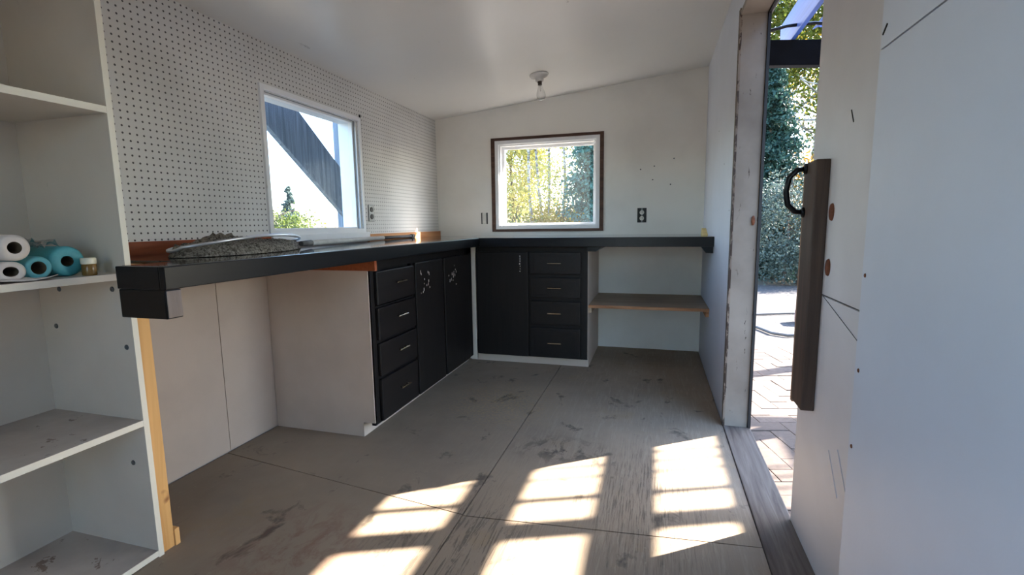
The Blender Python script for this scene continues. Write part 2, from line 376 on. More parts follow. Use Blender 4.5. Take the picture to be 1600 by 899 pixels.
B(XL-.006, XL-.001, 1.935, D, .004, .929).build('wall_panel', 'wall_cream', wl_)
# back wall with window 2 opening
W2 = (-1.262, -.45, .972, 1.652)
mb = MB(); ya_, yb_ = D, D+.12
mb.box(XL-.12, W2[0], ya_, yb_, -.1, 1.88); mb.box(W2[1], XR+WT, ya_, yb_, -.1, 1.88); mb.box(W2[0], W2[1], ya_, yb_, -.1, W2[2])
mb.box(W2[0], W2[1], ya_, yb_, W2[3], 1.88)
mb.prism([(XL-.12, 1.88), (XR+WT, 1.88), (XR+WT, CZ(XR)+.015), (XL-.12, CZ(XL)+.004)], 'y', ya_, yb_)
wb = struct('wall_back', mb, 'wall_white', 'white back wall with a window over the dark counter', 'wall')
# right wall, far piece and near piece with the door opening between
YJ, YW, HZ = 2.4775, .965, 1.9
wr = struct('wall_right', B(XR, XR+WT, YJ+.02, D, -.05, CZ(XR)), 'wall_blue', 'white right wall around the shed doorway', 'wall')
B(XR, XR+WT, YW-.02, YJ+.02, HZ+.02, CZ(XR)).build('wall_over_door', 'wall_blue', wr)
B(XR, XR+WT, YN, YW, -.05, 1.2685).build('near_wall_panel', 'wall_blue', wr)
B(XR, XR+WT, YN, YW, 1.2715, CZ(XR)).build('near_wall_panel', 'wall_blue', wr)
B(XR+.008, XR+WT-.004, YN, YW-.004, 1.26, 1.28).build('panel_joint', 'gap_black', wr)
DW = (-.80, -.02, 1.80)
mb = B(XL-.1, DW[0], YN-.1, YN, -.05, 2.1).box(DW[1], XR+WT, YN-.1, YN, -.05, 2.1).box(DW[0], DW[1], YN-.1, YN, DW[2], 2.1)
struct('wall_front', mb, 'wall_white', 'white wall of the shed behind the camera', 'wall')
# ceiling and roof
struct('ceiling', MB().prism([(XL-.02, CZ(XL-.02)), (XR+.001, CZ(XR+.001)), (XR+.001, CZ(XR)+.02), (XL-.02, CZ(XL)+.02)], 'y', YN, D+.001), 'ceiling_white', 'smooth pale grey sloped ceiling', 'ceiling')
rf = struct('roof', MB().prism([(XL-.35, CZ(XL-.35)+.03), (.53, CZ(.53)+.03), (.53, CZ(.53)+.1), (XL-.35, CZ(XL-.35)+.1)], 'y', YN-.2, D+.12+.38), 'roof_dark', 'sloped shed roof with overhanging eaves', 'roof')
B(.505, .53, YN-.2, D+.50, CZ(.53)-.11, CZ(.53)+.03).build('fascia_board', 'fascia_grey', rf)
MB().prism([(XL-.35, CZ(XL-.35)-.06), (.505, CZ(.5)-.06), (.505, CZ(.5)+.03), (XL-.35, CZ(XL-.35)+.03)], 'y', D+.48, D+.50).build('fascia_board', 'fascia_grey', rf)
# door frame
df = struct('trim_1', B(XR-.003, XR+WT, YJ, YJ+.02, -.03, HZ+.02, bev=.003), 'jamb_paint', 'chipped cream painted jamb of the doorway', 'door frame')
B(XR-.003, XR+WT, YW-.02, YJ, HZ, HZ+.02, bev=.003).build('head_board', 'jamb_paint', df)
B(XR-.006, XR+.004, YJ-.004, YJ+.03, .0, HZ+.03, bev=.002).build('splintered_edge', 'jamb_edge', df)
B(XR+WT, XR+WT+.012, YJ-.012, YJ+.03, -.03, HZ+.02).build('weather_strip', 'rubber_black', df)
B(XR+WT, XR+WT+.012, YW-.02, YJ, HZ-.006, HZ+.02).build('weather_strip', 'rubber_black', df)
MB().lathe([(.004, 0), (.014, .001), (.014, .003), (.004, .004)], (XR+WT-.02, YJ-.004, 1.0), (0, -1, 0), 14, (.55, 1.6)).build('strike_plate', 'rust', df)
struct('trim_2', B(XR-.002, XR+WT+.012, YW-.05, YJ, -.04, .004, bev=.004), 'threshold_wood', 'weathered wooden threshold board in the doorway', 'threshold')
# left window
def frame_x(x0, x1, y0, y1, z0, z1, wd, bot=None):
    bot = bot or wd
    return MB().box(x0, x1, y0, y0+wd, z0, z1).box(x0, x1, y1-wd, y1, z0, z1).box(x0, x1, y0+wd, y1-wd, z1-wd, z1).box(x0, x1, y0+wd, y1-wd, z0, z0+bot)
w1 = struct('window_1', frame_x(XL-.12, XL-.02, W1[0]-.0, W1[1]+.0, W1[2], W1[3], .010), 'vinyl', 'square fixed window in the pegboard wall, timber brace outside', 'window')
frame_x(XL, XL+.012, 1.962, 2.786, .925, 1.680, .024, .06).build('window_frame', 'vinyl', w1)
B(XL, XL+.03, 1.955, 2.800, .925, .962, bev=.003).build('window_sill', 'vinyl', w1)
B(XL+.0005, XL+.006, 2.786, 2.797, .93, 1.70).build('shadow_strip', 'gap_black', w1)  # black strip standing in for the shade beside the frame
B(XL-.050, XL-.045, W1[0]+.012, W1[1]-.012, W1[2]+.012, W1[3]-.012).build('pane', 'glass_side', w1)
# back window
def frame_y(y0, y1, x0, x1, z0, z1, wd, bot=None):
    bot = bot or wd
    return MB().box(x0, x0+wd, y0, y1, z0, z1).box(x1-wd, x1, y0, y1, z0, z1).box(x0+wd, x1-wd, y0, y1, z1-wd, z1).box(x0+wd, x1-wd, y0, y1, z0, z0+bot)
w2 = struct('window_2', frame_y(D+.01, D+.12, W2[0], W2[1], W2[2], W2[3], .016), 'vinyl', 'white framed window with brown trim over the back counter', 'window')
for (x0, x1, z0, z1) in ((-1.32, -1.288, .937, 1.70), (-.428, -.398, .937, 1.70), (-1.288, -.428, 1.678, 1.70), (-1.288, -.428, .937, .958)):
    B(x0, x1, D-.012, D+.01, z0, z1, bev=.002).build('trim_board', 'brown_trim', w2)
frame_y(D-.006, D+.012, -1.288, -.428, .958, 1.678, .03).build('window_frame', 'vinyl', w2)
frame_y(D+.065, D+.105, W2[0]+.014, W2[1]-.014, W2[2]+.014, W2[3]-.014, .022).build('sash', 'vinyl', w2)
B(W2[0]+.03, W2[1]-.03, D+.083, D+.087, W2[2]+.03, W2[3]-.03).build('pane', 'glass_back', w2)
# extra window added to the left wall behind the camera for more daylight
w3 = struct('fill_window', frame_x(XL-.12, XL-.001, *W3, .02), 'vinyl', 'added window in the pegboard wall behind the camera for more daylight', 'window')
frame_x(XL, XL+.012, W3[0]-.026, W3[1]+.02, W3[2]-.06, W3[3]+.024, .027, .06).build('window_frame', 'vinyl', w3)
B(XL-.050, XL-.045, W3[0]+.02, W3[1]-.02, W3[2]+.02, W3[3]-.02).build('pane', 'glass_side', w3)
# glazed door added in the front wall, unseen, to brighten the room
d2 = struct('fill_door', frame_y(YN-.07, YN-.03, DW[0], DW[1], .0, DW[2], .07, .12), 'vinyl', 'added white glazed door behind the camera for more daylight', 'door')
B(DW[0]+.07, DW[1]-.07, YN-.052, YN-.047, .12, DW[2]-.07).build('pane', 'glass_side', d2)
B(DW[0]+.02, DW[0]+.05, YN-.03, YN-.02, .86, .98, bev=.003).build('handle_plate', 'outlet_steel', d2)
# wood strip along the foot of the pegboard
st = thing('wood_strip', 'raw pine strip along the foot of the pegboard behind the counter', 'strip', (XL, 2., .907), kind='structure')
B(XL, XL+.018, 1.08, 1.97, .905, .955).build('strip_board', 'redwood', st)
B(XL, XL+.018, 2.81, D, .905, .948).build('strip_board', 'pine_y', st)

# ------------------------------------------------------------------ counter
CT = .907; CB = .848; CXE = -1.1707; CYE = 3.1686; CY0 = .908
ct = thing('worktop', 'dark glossy L-shaped worktop with deep black edge', 'counter', (-1.4, 2, .85))
MB().prism([(-1.335, CY0+.018), (CXE-.018, CY0+.018), (CXE-.018, CYE+.6), (CXE-.018, D), (XL, D), (XL, 1.08), (-1.335, 1.08)], 'z', .872, CT).build('left_top', 'counter_dark', ct)
B(CXE-.018, XR, CYE+.018, D, .872, CT).build('back_top', 'counter_dark_x', ct)
B(CXE-.018, CXE, CY0, CYE+.018, CB, CT, bev=.003).build('front_edge', 'fascia_dark', ct)
B(CXE, XR, CYE, CYE+.018, .846, CT, bev=.003).build('front_edge', 'fascia_dark', ct)
B(-1.335, CXE-.018, CY0, CY0+.018, CB, CT-.0005, bev=.002).build('end_edge', 'fascia_dark', ct)
B(XL, -1.20, 1.9, 1.918, .80, .872).build('support_rail', 'redwood', ct)
B(-1.335, -1.176, CY0+.002, CY0+.046, .772, CB-.0005, bev=.004).build('end_beam', 'fascia_dark', ct)
B(-1.176, -1.174, CY0+.005, CY0+.043, .776, CB-.004).build('end_grain', 'endgrain', ct)
MB().prism([(XR-.005, .846), (XR-.075, .846), (XR-.045, .808), (XR-.005, .806)], 'y', CYE, CYE+.03).build('corner_bracket', 'fascia_dark', ct)
MB().prism([(-.43, .846), (-.33, .846), (-.375, .812), (-.43, .812)], 'y', CYE+.06, D-.02).build('corner_bracket', 'fascia_dark', ct)

# ------------------------------------------------------------------ cabinets
def pull_y(parent, x, yc, z):       # on a face looking +x, bar along y
    h = MB().bar((x+.018, yc-.048, z), (x+.018, yc+.048, z), .008, .007, bev=.002)
    h.tube([(x, yc-.03, z), (x+.018, yc-.03, z)], .004, 8).tube([(x, yc+.03, z), (x+.018, yc+.03, z)], .004, 8); h.build('handle', 'brass', parent)
def pull_x(parent, xc, y, z):
    h = MB().bar((xc-.048, y-.018, z), (xc+.048, y-.018, z), .008, .007, bev=.002)
    h.tube([(xc-.03, y, z), (xc-.03, y-.018, z)], .004, 8).tube([(xc+.03, y, z), (xc+.03, y-.018, z)], .004, 8); h.build('handle', 'brass', parent)
XC = -1.252
lc = thing('base_cabinet', 'dark base cabinet with four drawers and two doors, white end panel', 'cabinet', (-1.5, 2.5, 0))
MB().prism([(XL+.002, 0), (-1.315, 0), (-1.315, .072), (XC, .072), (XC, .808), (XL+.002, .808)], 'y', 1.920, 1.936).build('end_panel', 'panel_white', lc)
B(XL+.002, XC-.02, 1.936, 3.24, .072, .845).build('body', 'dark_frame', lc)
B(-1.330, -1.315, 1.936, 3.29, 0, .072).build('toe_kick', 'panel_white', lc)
mb = MB().box(XC-.02, XC, 1.924, 1.97, .058, .846); mb.box(XC-.02, XC, 1.97, 3.22, .80, .846); mb.box(XC-.02, XC, 2.33, 2.36, .058, .80)
mb.box(XC-.02, XC, 2.69, 2.72, .058, .80); mb.box(XC-.02, XC, 3.13, 3.22, .058, .846); mb.box(XC-.02, XC, 1.97, 3.13, .058, .075)
for z in (.612, .45, .278): mb.box(XC-.02, XC, 1.97, 2.33, z-.012, z+.012)
mb.build('face_frame', 'dark_frame', lc)
for z0, z1 in ((.632, .79), (.462, .617), (.288, .447), (.066, .273)):
    d = B(XC, XC+.018, 1.968, 2.334, z0, z1, bev=.005).build('drawer_front', 'dark_h', lc)
    pull_y(d, XC+.018, 2.17, (z0+z1)/2+.012)
for y0, y1 in ((2.350, 2.700), (2.724, 3.125)):
    d = B(XC, XC+.018, y0, y1, .064, .80, bev=.005).build('cabinet_door', 'dark_v', lc)
    random.seed(int(y0*100))
    for k in range(13):     # bare scuffs where the paint is knocked off
        yy = y0+.05+random.uniform(0, .13); zz = .74-random.uniform(0, .13)
        B(XC+.0178, XC+.0188, yy, yy+random.uniform(.002, .005), zz, zz+random.uniform(.005, .022)).build('paint_chip', 'paper_white', d)
YB = 3.272
bc = thing('base_cabinet', 'dark base cabinet under the back window with one door and four drawers', 'cabinet', (-.83, 3.6, 0))
MB().prism([(D, 0), (D, .845), (YB, .845), (YB, .07), (3.31, .07), (3.31, 0)], 'x', -.446, -.43).build('end_panel', 'panel_white', bc)
B(-1.228, -.446, YB+.02, D-.002, .07, .845).build('body', 'dark_frame', bc)
B(-1.300, -.446, 3.31, 3.325, 0, .07).build('toe_kick', 'panel_white', bc)
B(-1.302, -1.238, 3.258, 3.274, .02, .846).build('corner_filler', 'melamine', bc)
mb = MB().box(-1.234, -1.215, YB, YB+.02, .06, .846); mb.box(-.476, -.432, YB-.001, YB+.02, .06, .846); mb.box(-1.215, -.476, YB, YB+.02, .80, .846)
mb.box(-.852, -.830, YB, YB+.02, .06, .80); mb.box(-1.215, -.476, YB, YB+.02, .06, .075)
for z in (.641, .477, .288): mb.box(-.83, -.476, YB, YB+.02, z-.012, z+.012)
mb.build('face_frame', 'dark_frame', bc)
d = B(-1.222, -.846, YB-.018, YB, .062, .806, bev=.005).build('cabinet_door', 'dark_v', bc)
random.seed(5)
for k in range(7):
    zz = .77-k*.017
    B(-.905+random.uniform(-.003, .003), -.899, YB-.0188, YB-.0178, zz, zz+random.uniform(.006, .014)).build('paint_chip', 'paper_white', d)
for z0, z1 in ((.654, .806), (.49, .63), (.300, .465), (.066, .277)):
    d = B(-.832, -.478, YB-.018, YB, z0, z1, bev=.005).build('drawer_front', 'dark_h', bc)
    MB().box(-.80, -.51, YB-.021, YB-.018, z0+.022, z1-.022, bev=.001).build('raised_field', 'dark_h', d)
    pull_x(d, -.657, YB-.021, (z0+z1)/2)
# open bay shelf
sh = thing('bay_shelf', 'unpainted plywood shelf in the open bay under the counter', 'shelf', (-.04, 3.6, .42))
B(-.43, XR, 3.30, D, .424, .441).build('shelf_board', 'plywood', sh)
B(-.43, XR, 3.293, 3.30, .422, .442, bev=.002).build('front_lip', 'ply_edge', sh)
B(-.43, -.41, 3.31, D, .385, .424).build('cleat', 'plywood', sh); B(XR-.02, XR, 3.31, D, .385, .424).build('cleat', 'ply_edge', sh)

# ------------------------------------------------------------------ bookcase
bk = thing('bookcase', 'tall white open bookcase standing against the pegboard wall', 'bookcase', (-1.6, .6, 0))
BX = -1.44; Y0, Y1 = .19, 1.022
B(XL+.001, BX, Y1-.016, Y1, 0, 1.80).build('side_panel', 'melamine', bk); B(XL+.001, BX, Y0, Y0+.016, 0, 1.80).build('side_panel', 'melamine', bk)
B(BX, BX+.0015, Y1-.016, Y1, 0, 1.80).build('edge_band', 'edge_cream', bk)
B(XL+.001, XL+.006, Y0+.016, Y1-.016, .02, 1.78).build('back_panel', 'melamine', bk)
for i, z in enumerate((.022, .440, .878, 1.333, 1.80)):
    s = B(XL+.006, BX-.001, Y0+.016, Y1-.016, z-.018, z).build('shelf', 'melamine_dirty' if i < 3 else 'melamine', bk)
    B(BX-.001, BX+.0008, Y0+.016, Y1-.016, z-.018, z).build('edge_band', 'edge_cream', s)
for x, z in ((-1.50, .83), (-1.72, .825), (-1.755, .71), (-1.47, .66), (-1.50, .30), (-1.46, .845)):
    MB().lathe([(.008, 0), (.007, .002), (.003, .0025)], (x, Y1-.016, z), (0, -1, 0), 12).build('screw_cap', 'screw_grey', bk)
# pine stud beside it
sd_ = thing('wood_stud', 'raw pine stud standing between bookcase and white wall panel', 'stud', (-1.54, 1.045, 0))
B(-1.535, -1.445, 1.024, 1.062, 0, .90, bev=.002).build('stud_board', 'pine_z', sd_)
B(-1.50, -1.44, 1.062, 1.078, .0, .055, bev=.002).build('foot_block', 'pine_z', sd_)
wbk = thing('wood_offcut', 'small brown wood offcut fixed to the left wall beside the stud', 'wood block', (XL, 1.3, .27))
MB().prism([(1.275, .285), (1.311, .27), (1.313, .372), (1.298, .385), (1.275, .38)], 'x', XL, XL+.012).build('block', 'redwood', wbk)

# ------------------------------------------------------------------ things on the bookcase shelf
SZ = .878
def roll(name, label, mat, yc, zc, rad, core, length, sq, group, x1=-1.475, cs=(1, 1), yaw=0.):
    t = thing(name, label, 'roll', (x1-length/2, yc, SZ), group)
    ax = (math.cos(yaw), math.sin(yaw), 0); o = (x1-length, yc-math.sin(yaw)*length, zc); pr = []
    mb = MB(); n = 28
    mb.lathe([(core, length-.004), (rad-.006, length), (rad, length-.006), (rad*1.01, length*.5), (rad, .006), (rad-.006, 0), (core, .004)], o, ax, n, sq, caps=False)
    mb.build('wrap', mat, t)
    MB().lathe([(core*1.01, length-.004), (core*.96, length-.006), (core*.96, .006), (core*1.01, .004)], o, ax, n, (sq[0]*cs[0], sq[1]*cs[1]), caps=False).build('core', 'core_dark', t)
    return t
def bpt(px, py, x):          # point of the photograph's line of sight on a plane x = const (used for small things on the shelf)
    d = fw + rt*((px-800)/FPX) - up*((py-449.5)/FPX); k = x/d.x; return Vector((0, 0, 1))+d*k
G1 = 'rolls on the bookcase shelf'
roll('paper_towel_roll', 'lower white paper roll lying squashed on the bookcase shelf', 'paper_white', .772, SZ+.0255, .028, .014, .2, (1.1, .88), G1, cs=(1.1, .9))
roll('paper_towel_roll', 'upper white paper roll resting on another white roll', 'paper_white', .783, SZ+.0505+.032, .0315, .0145, .2, (1, 1), G1, x1=-1.47)
roll('shop_towel_roll', 'small teal roll next to the white paper rolls', 'teal_light', .8335, SZ+.0295, .029, .0165, .2, (1, 1), G1, x1=-1.485)
tr_ = roll('shop_towel_roll', 'large teal roll with flattened core beside the little bottle', 'teal', .906, SZ+.0405, .042, .015, .23, (1.0, .95), G1, x1=-1.50, cs=(1.35, .75))
# clear film bunched over the teal rolls
mb = MB(); n = 14; vs = []
for i in range(n+1):
    row = []
    for j in range(9):
        y = .815 + .085*i/n; x = -1.66 + .15*j/8
        z = SZ+.092+.008*math.sin(i*.9+j*.5)+.006*math.sin(i*2.3-j*1.7)-.02*((i-n*.4)/n)**2
        row.append(mb.bm.verts.new((x, y, z)))
    vs.append(row)
for i in range(n):
    for j in range(8): mb.bm.faces.new((vs[i][j], vs[i+1][j], vs[i+1][j+1], vs[i][j+1])).smooth = True
fo = mb.build('plastic_film', 'plastic_film', tr_)
bp_ = bpt(140, 424, -1.472)
bo = thing('bottle', 'tiny amber bottle with a cream cap on the bookcase shelf', 'bottle', (-1.472, bp_.y, SZ))
MB().lathe([(.0155, 0), (.0165, .003), (.0165, .028), (.013, .033)], (-1.472, bp_.y, SZ), (0, 0, 1), 18).build('body', 'amber', bo)
MB().lathe([(.0165, .031), (.0172, .033), (.0172, .046), (.015, .048)], (-1.472, bp_.y, SZ), (0, 0, 1), 18).build('cap', 'cap_cream', bo)
# loose white sheet
mb = MB(); vs = []
for i in range(7):
    vs.append([mb.bm.verts.new((-1.60+.15*i/6, .70+.14*j/6+.01*i/6, SZ+.003+.006*(1+math.sin(i*1.3+j*.9))*(.4+.1*j))) for j in range(7)])
for i in range(6):
    for j in range(6): mb.bm.faces.new((vs[i][j], vs[i+1][j], vs[i+1][j+1], vs[i][j+1])).smooth = True
o = mb.build('paper_sheet', 'paper_white', None, (-1.52, .78, SZ)); tag(o, 'loose white sheet under the white rolls on the bookcase shelf', 'paper')
so_ = o.modifiers.new('s', 'SOLIDIFY'); so_.thickness = .0015

# ------------------------------------------------------------------ landing net on the counter
ln = thing('landing_net', 'fishing landing net with bunched grey netting lying on the dark counter', 'landing net', (-1.5, 1.6, CT))
random.seed(3)
hc = Vector((-1.535, 1.52, .952))
hoop = []
for k in range(40):
    a_ = 2*math.pi*k/40; hoop.append((hc.x+.155*math.cos(a_)-.10*math.sin(a_)*.7, hc.y+.345*math.sin(a_)*.98, hc.z+.012*math.cos(a_)-.022*abs(math.sin(a_))**2+(.008 if math.cos(a_) > 0 else .0)))
MB().tube(hoop, .0055, 8, True).build('hoop', 'aluminium', ln)
mb = MB(); NA, NB = 56, 12; rows = []
for j in range(NB+1):
    rr = 1-j/NB
    row = []
    for k in range(NA):
        a_ = 2*math.pi*k/NA
        x = hc.x+(.158*math.cos(a_)-.07*math.sin(a_))*rr; y = hc.y+.335*math.sin(a_)*rr
        dome = .038*(1-rr**2.2)*.3+.030*math.exp(-((x+1.60)**2/.004+(y-1.47)**2/.008))
        lump = .012*math.sin(9*a_+j)*math.sin(5*a_-2*j*.7)+.007*math.sin(23*a_+j*3)
        z = max(CT+.002, hc.z-.014 + dome + lump*min(1, 3*rr+.2)*(.7 if j else .5)) if j else CT+.002
        if j == 0: x = hc.x+(x-hc.x)*1.02; y = hc.y+(y-hc.y)*1.01
        row.append(mb.bm.verts.new((x, y, z)))
    rows.append(row)
for j in range(NB):
    for k in range(NA): mb.bm.faces.new((rows[j][k], rows[j][(k+1) % NA], rows[j+1][(k+1) % NA], rows[j+1][k])).smooth = True
no = mb.build('netting', 'netting', ln)
h0 = Vector((-1.49, 1.83, .928)); h1 = Vector((-1.725, 2.85, .922)); h2 = Vector((-1.775, 3.33, .921))
MB().tube([h0, h0.lerp(h1, .5), h1], [.012, .013, .013], 12).build('handle', 'pole_white', ln)
MB().tube([h1, h2], [.010, .010], 12).build('handle_extension', 'grip_dark', ln)
MB().tube([h2, h2+(h2-h1).normalized()*.05], [.014, .0135], 12).build('end_cap', 'grip_dark', ln)
MB().tube([h0-(h1-h0).normalized()*.06, h0+(h1-h0).normalized()*.03], [.011, .0145], 12).build('socket', 'grip_dark', ln)

# ------------------------------------------------------------------ outlets, lamp
ou = thing('outlet', 'grey steel outlet plate on the pegboard beside the window', 'outlet', (XL, 2.867, 1.085))
B(XL, XL+.006, 2.835, 2.90, 1.03, 1.14, bev=.002).build('plate', 'outlet_steel', ou)
for z in (1.062, 1.108): MB().lathe([(.0165, 0), (.0165, .004), (.015, .005)], (XL+.005, 2.867, z), (1, 0, 0), 16).build('socket', 'outlet_black', ou)
ou = thing('outlet', 'open outlet box with white receptacle right of the back window', 'outlet', (-.104, D, 1.05))
B(-.138, -.070, D-.004, D, .998, 1.108).build('box', 'outlet_black', ou)
for z in (1.030, 1.074):
    rc = MB().lathe([(.017, 0), (.017, .008), (.015, .010)], (-.104, D-.003, z), (0, -1, 0), 16).build('receptacle', 'outlet_white', ou)
    for dx in (-.006, .006): B(-.104+dx-.0015, -.104+dx+.0015, D-.0142, D-.0128, z-.002, z+.008).build('slot', 'outlet_black', rc)
B(-.110, -.098, D-.010, D-.003, .998, 1.108).build('yoke', 'outlet_steel', ou)
ou = thing('outlet', 'bare receptacle without cover left of the back window', 'outlet', (-1.39, D, 1.05))
B(-1.419, -1.408, D-.004, D, 1.004, 1.098).build('box_edge', 'outlet_black', ou); B(-1.373, -1.362, D-.004, D, 1.004, 1.098).build('box_edge', 'outlet_black', ou)
B(-1.408, -1.373, D-.009, D, 1.006, 1.096, bev=.003).build('receptacle', 'outlet_white', ou)
nv = Vector((-SL, 0, 1)).normalized()*-1
LB = Vector((-.772, 3.318, CZ(-.772)))
lp = thing('light_bulb', 'clear bare light bulb in a white porcelain holder on the ceiling', 'lamp', LB)
MB().lathe([(.064, 0), (.064, .006), (.056, .016), (.030, .022), (.027, .045), (.024, .047)], LB, nv, 24).build('holder', 'porcelain', lp)
for s in (-1, 1): MB().lathe([(.005, .0), (.005, .003)], LB+Vector((s*.048, -.01, s*.048*SL))+nv*.014, nv, 10).build('screw', 'socket_brown', lp)
MB().lathe([(.0145, .046), (.0150, .050), (.0130, .062), (.0145, .07)], LB, nv, 16).build('bulb_cap', 'socket_brown', lp)
MB().lathe([(.0135, .068), (.0145, .080), (.020, .098), (.0275, .118), (.0305, .136), (.0285, .152), (.021, .164), (.010, .170), (.001, .1715)], LB, nv, 24, caps=False).build('glass', 'bulb_glass', lp)
MB().lathe([(.006, .068), (.005, .09), (.002, .112)], LB, nv, 10).build('stem', 'bulb_glass', lp)
fm = thing('foam_wedge', 'small yellow foam scrap in the back right counter corner', 'foam scrap', (XR-.01, 3.6, CT))
MB().prism([(3.55, CT), (3.75, CT), (3.70, CT+.045), (3.62, CT+.02)], 'x', XR-.03, XR-.0005).build('wedge', 'foam', fm)

# ------------------------------------------------------------------ door leaf (slid half across, outside the wall)
DX0, DX1 = XR+WT+.006, XR+WT+.046
dr = thing('door_1', 'white painted plank door half across the doorway with brown grip board', 'door', (DX0, 1.3, -.03), kind='structure')
B(DX0, DX1, .62, 1.712, -.03, .787, bev=.002).build('lower_panel', 'door_paint', dr)
B(DX0, DX1, .62, 1.712, .791, 1.98, bev=.002).build('upper_panel', 'door_paint', dr)
B(DX0+.006, DX1-.004, .63, 1.70, .78, .80).build('joint', 'gap_black', dr)
B(DX1-.01, DX1-.002, 1.712, 1.722, -.02, 1.97).build('edge_strip', 'rubber_black', dr)
gb = B(DX0-.036, DX0, 1.546, 1.650, .445, 1.165, bev=.004).build('grip_board', 'brown_board', dr)
B(DX0-.034, DX0, 1.650, 1.668, .435, 1.165, bev=.002).build('board_edge', 'board_edge', gb)
hp = [(DX0-.036, 1.64, 1.148), (DX0-.058, 1.642, 1.146), (DX0-.078, 1.644, 1.125), (DX0-.084, 1.645, 1.085), (DX0-.078, 1.644, 1.045), (DX0-.058, 1.642, 1.024), (DX0-.036, 1.64, 1.022)]
MB().tube(hp, [.007, .008, .0085, .009, .0085, .008, .007], 10).build('pull_handle', 'hook_black', gb)
for z in (1.148, 1.022): MB().lathe([(.016, 0), (.016, .004), (.010, .007)], (DX0-.036, 1.64, z), (-1, 0, 0), 14).build('handle_rosette', 'hook_black', gb)
for z in (1.02, .87): MB().lathe([(.024, 0), (.022, .004), (.008, .006)], (DX0, 1.512, z), (-1, 0, 0), 16, (.7, 1.)).build('rusty_bolt', 'rust', dr)
for k, (y, z0, z1) in enumerate(((1.30, .33, .46), (1.36, .30, .42))):
    MB().bar((DX0, y+.05, z0+.09), (DX0, y-.03, z0), .006, .004, (1, 0, 0)).build('raised_paint_run', 'door_paint', dr)

MB().bar((DX0-.0006, 1.535, .787), (DX0-.0006, 1.237, .708), .0012, .0010, (1, 0, 0)).build('scratch', 'gap_black', dr)
MB().bar((DX0-.0006, 1.424, 1.266), (DX0-.0006, 1.404, 1.234), .003, .0015, (1, 0, 0)).build('scratch', 'gap_black', dr)
MB().bar((XR-.0006, .958, 1.292), (XR-.0006, .944, 1.304), .003, .0015, (1, 0, 0)).build('scuff', 'gap_black', wr)
for k, z in enumerate((.905, .74, .60)):
    MB().lathe([(.004, 0), (.003, .0012)], (XR, YW-.012-.004*(k % 2), z), (-1, 0, 0), 8).build('nail_head', 'rust', wr)
for y, z in ((3.4, .62), (3.15, 1.52), (2.85, 1.30), (2.6, 1.05)):
    MB().lathe([(.004, 0), (.003, .001)], (XR, y, z), (-1, 0, 0), 8).build('nail_head', 'screw_grey', wr)
for x, z in ((-.02, 1.42), (-.12, 1.40), (.12, 1.47), (.10, 1.28), (-.03, 1.32)):
    MB().lathe([(.0055, 0), (.004, .001)], (x, D, z), (0, -1, 0), 8).build('nail_head', 'screw_grey', wb)
# ------------------------------------------------------------------ outside: pergola by the door
pg = thing('pergola', 'timber pergola with dark cross beam outside the doorway', 'pergola', (1.8, 3.2, GZ))
RZ0, RZ1 = 1.95, 2.11
for k in range(7):
    c = .667+.475*k
    y0, y1 = (1.0, 3.30) if k < 2 else (1.0, 4.75)
    r = B(c, c+.022, y0, y1, RZ0, RZ1, bev=.003).build('rafter', 'rafter_paint', pg)
def cross(name, y_at0, slope, x0, x1, zc, wid, hgt, mat):
    MB().bar((x0, y_at0+slope*x0, zc), (x1, y_at0+slope*x1, zc), wid, hgt, bev=.002).build(name, mat, pg)
cross('cross_beam', 2.86, .30, .46, 1.52, 1.885, .05, .13, 'black_timber')
cross('shadow_batten', 2.394, .41, 1.45, 3.7, 2.131, .085, .042, 'black_timber')  # slats and wires added out of view to shape the floor's sun patches
cross('shadow_batten', 2.574, .41, 1.45, 3.7, 2.122, .028, .024, 'black_timber')
for dy in (.10, .19, .28): cross('shadow_wire', 2.574+dy, .43, 1.45, 3.7, 2.121, .013, .013, 'black_timber')
cross('cross_beam', 4.0, .20, 1.45, 3.8, 1.86, .06, .16, 'black_timber')
for x, y in ((1.50, 3.33), (1.50, 4.30), (3.75, 4.72), (3.6, 1.1), (.70, 1.05)):
    B(x-.045, x+.045, y-.045, y+.045, GZ, RZ0 if y < 4 else 1.80, bev=.004).build('post', 'black_timber', pg)
cross('cross_beam', 1.10, .0, .64, 3.65, 1.90, .06, .10, 'black_timber')
mb = MB(); xs_ = [.87+.77*i/24 for i in range(25)]
top = [(x, 2.126+.012*math.sin(i*math.pi/2)) for i, x in enumerate(xs_)]
mb.prism(top+[(x, z-.002) for x, z in top[::-1]], 'y', 2.0, 3.45).build('sun_block_sheet', 'rafter_paint', pg)  # unseen sheet added to block sun from the floor farther left
# cable sagging along the beam
MB().tube([(.50, 2.93, 1.965), (.62, 2.93, 1.985), (.75, 2.95, 1.992), (.9, 3.0, 1.985), (1.1, 3.06, 1.965)], .008, 6).build('cable', 'black_metal', pg)

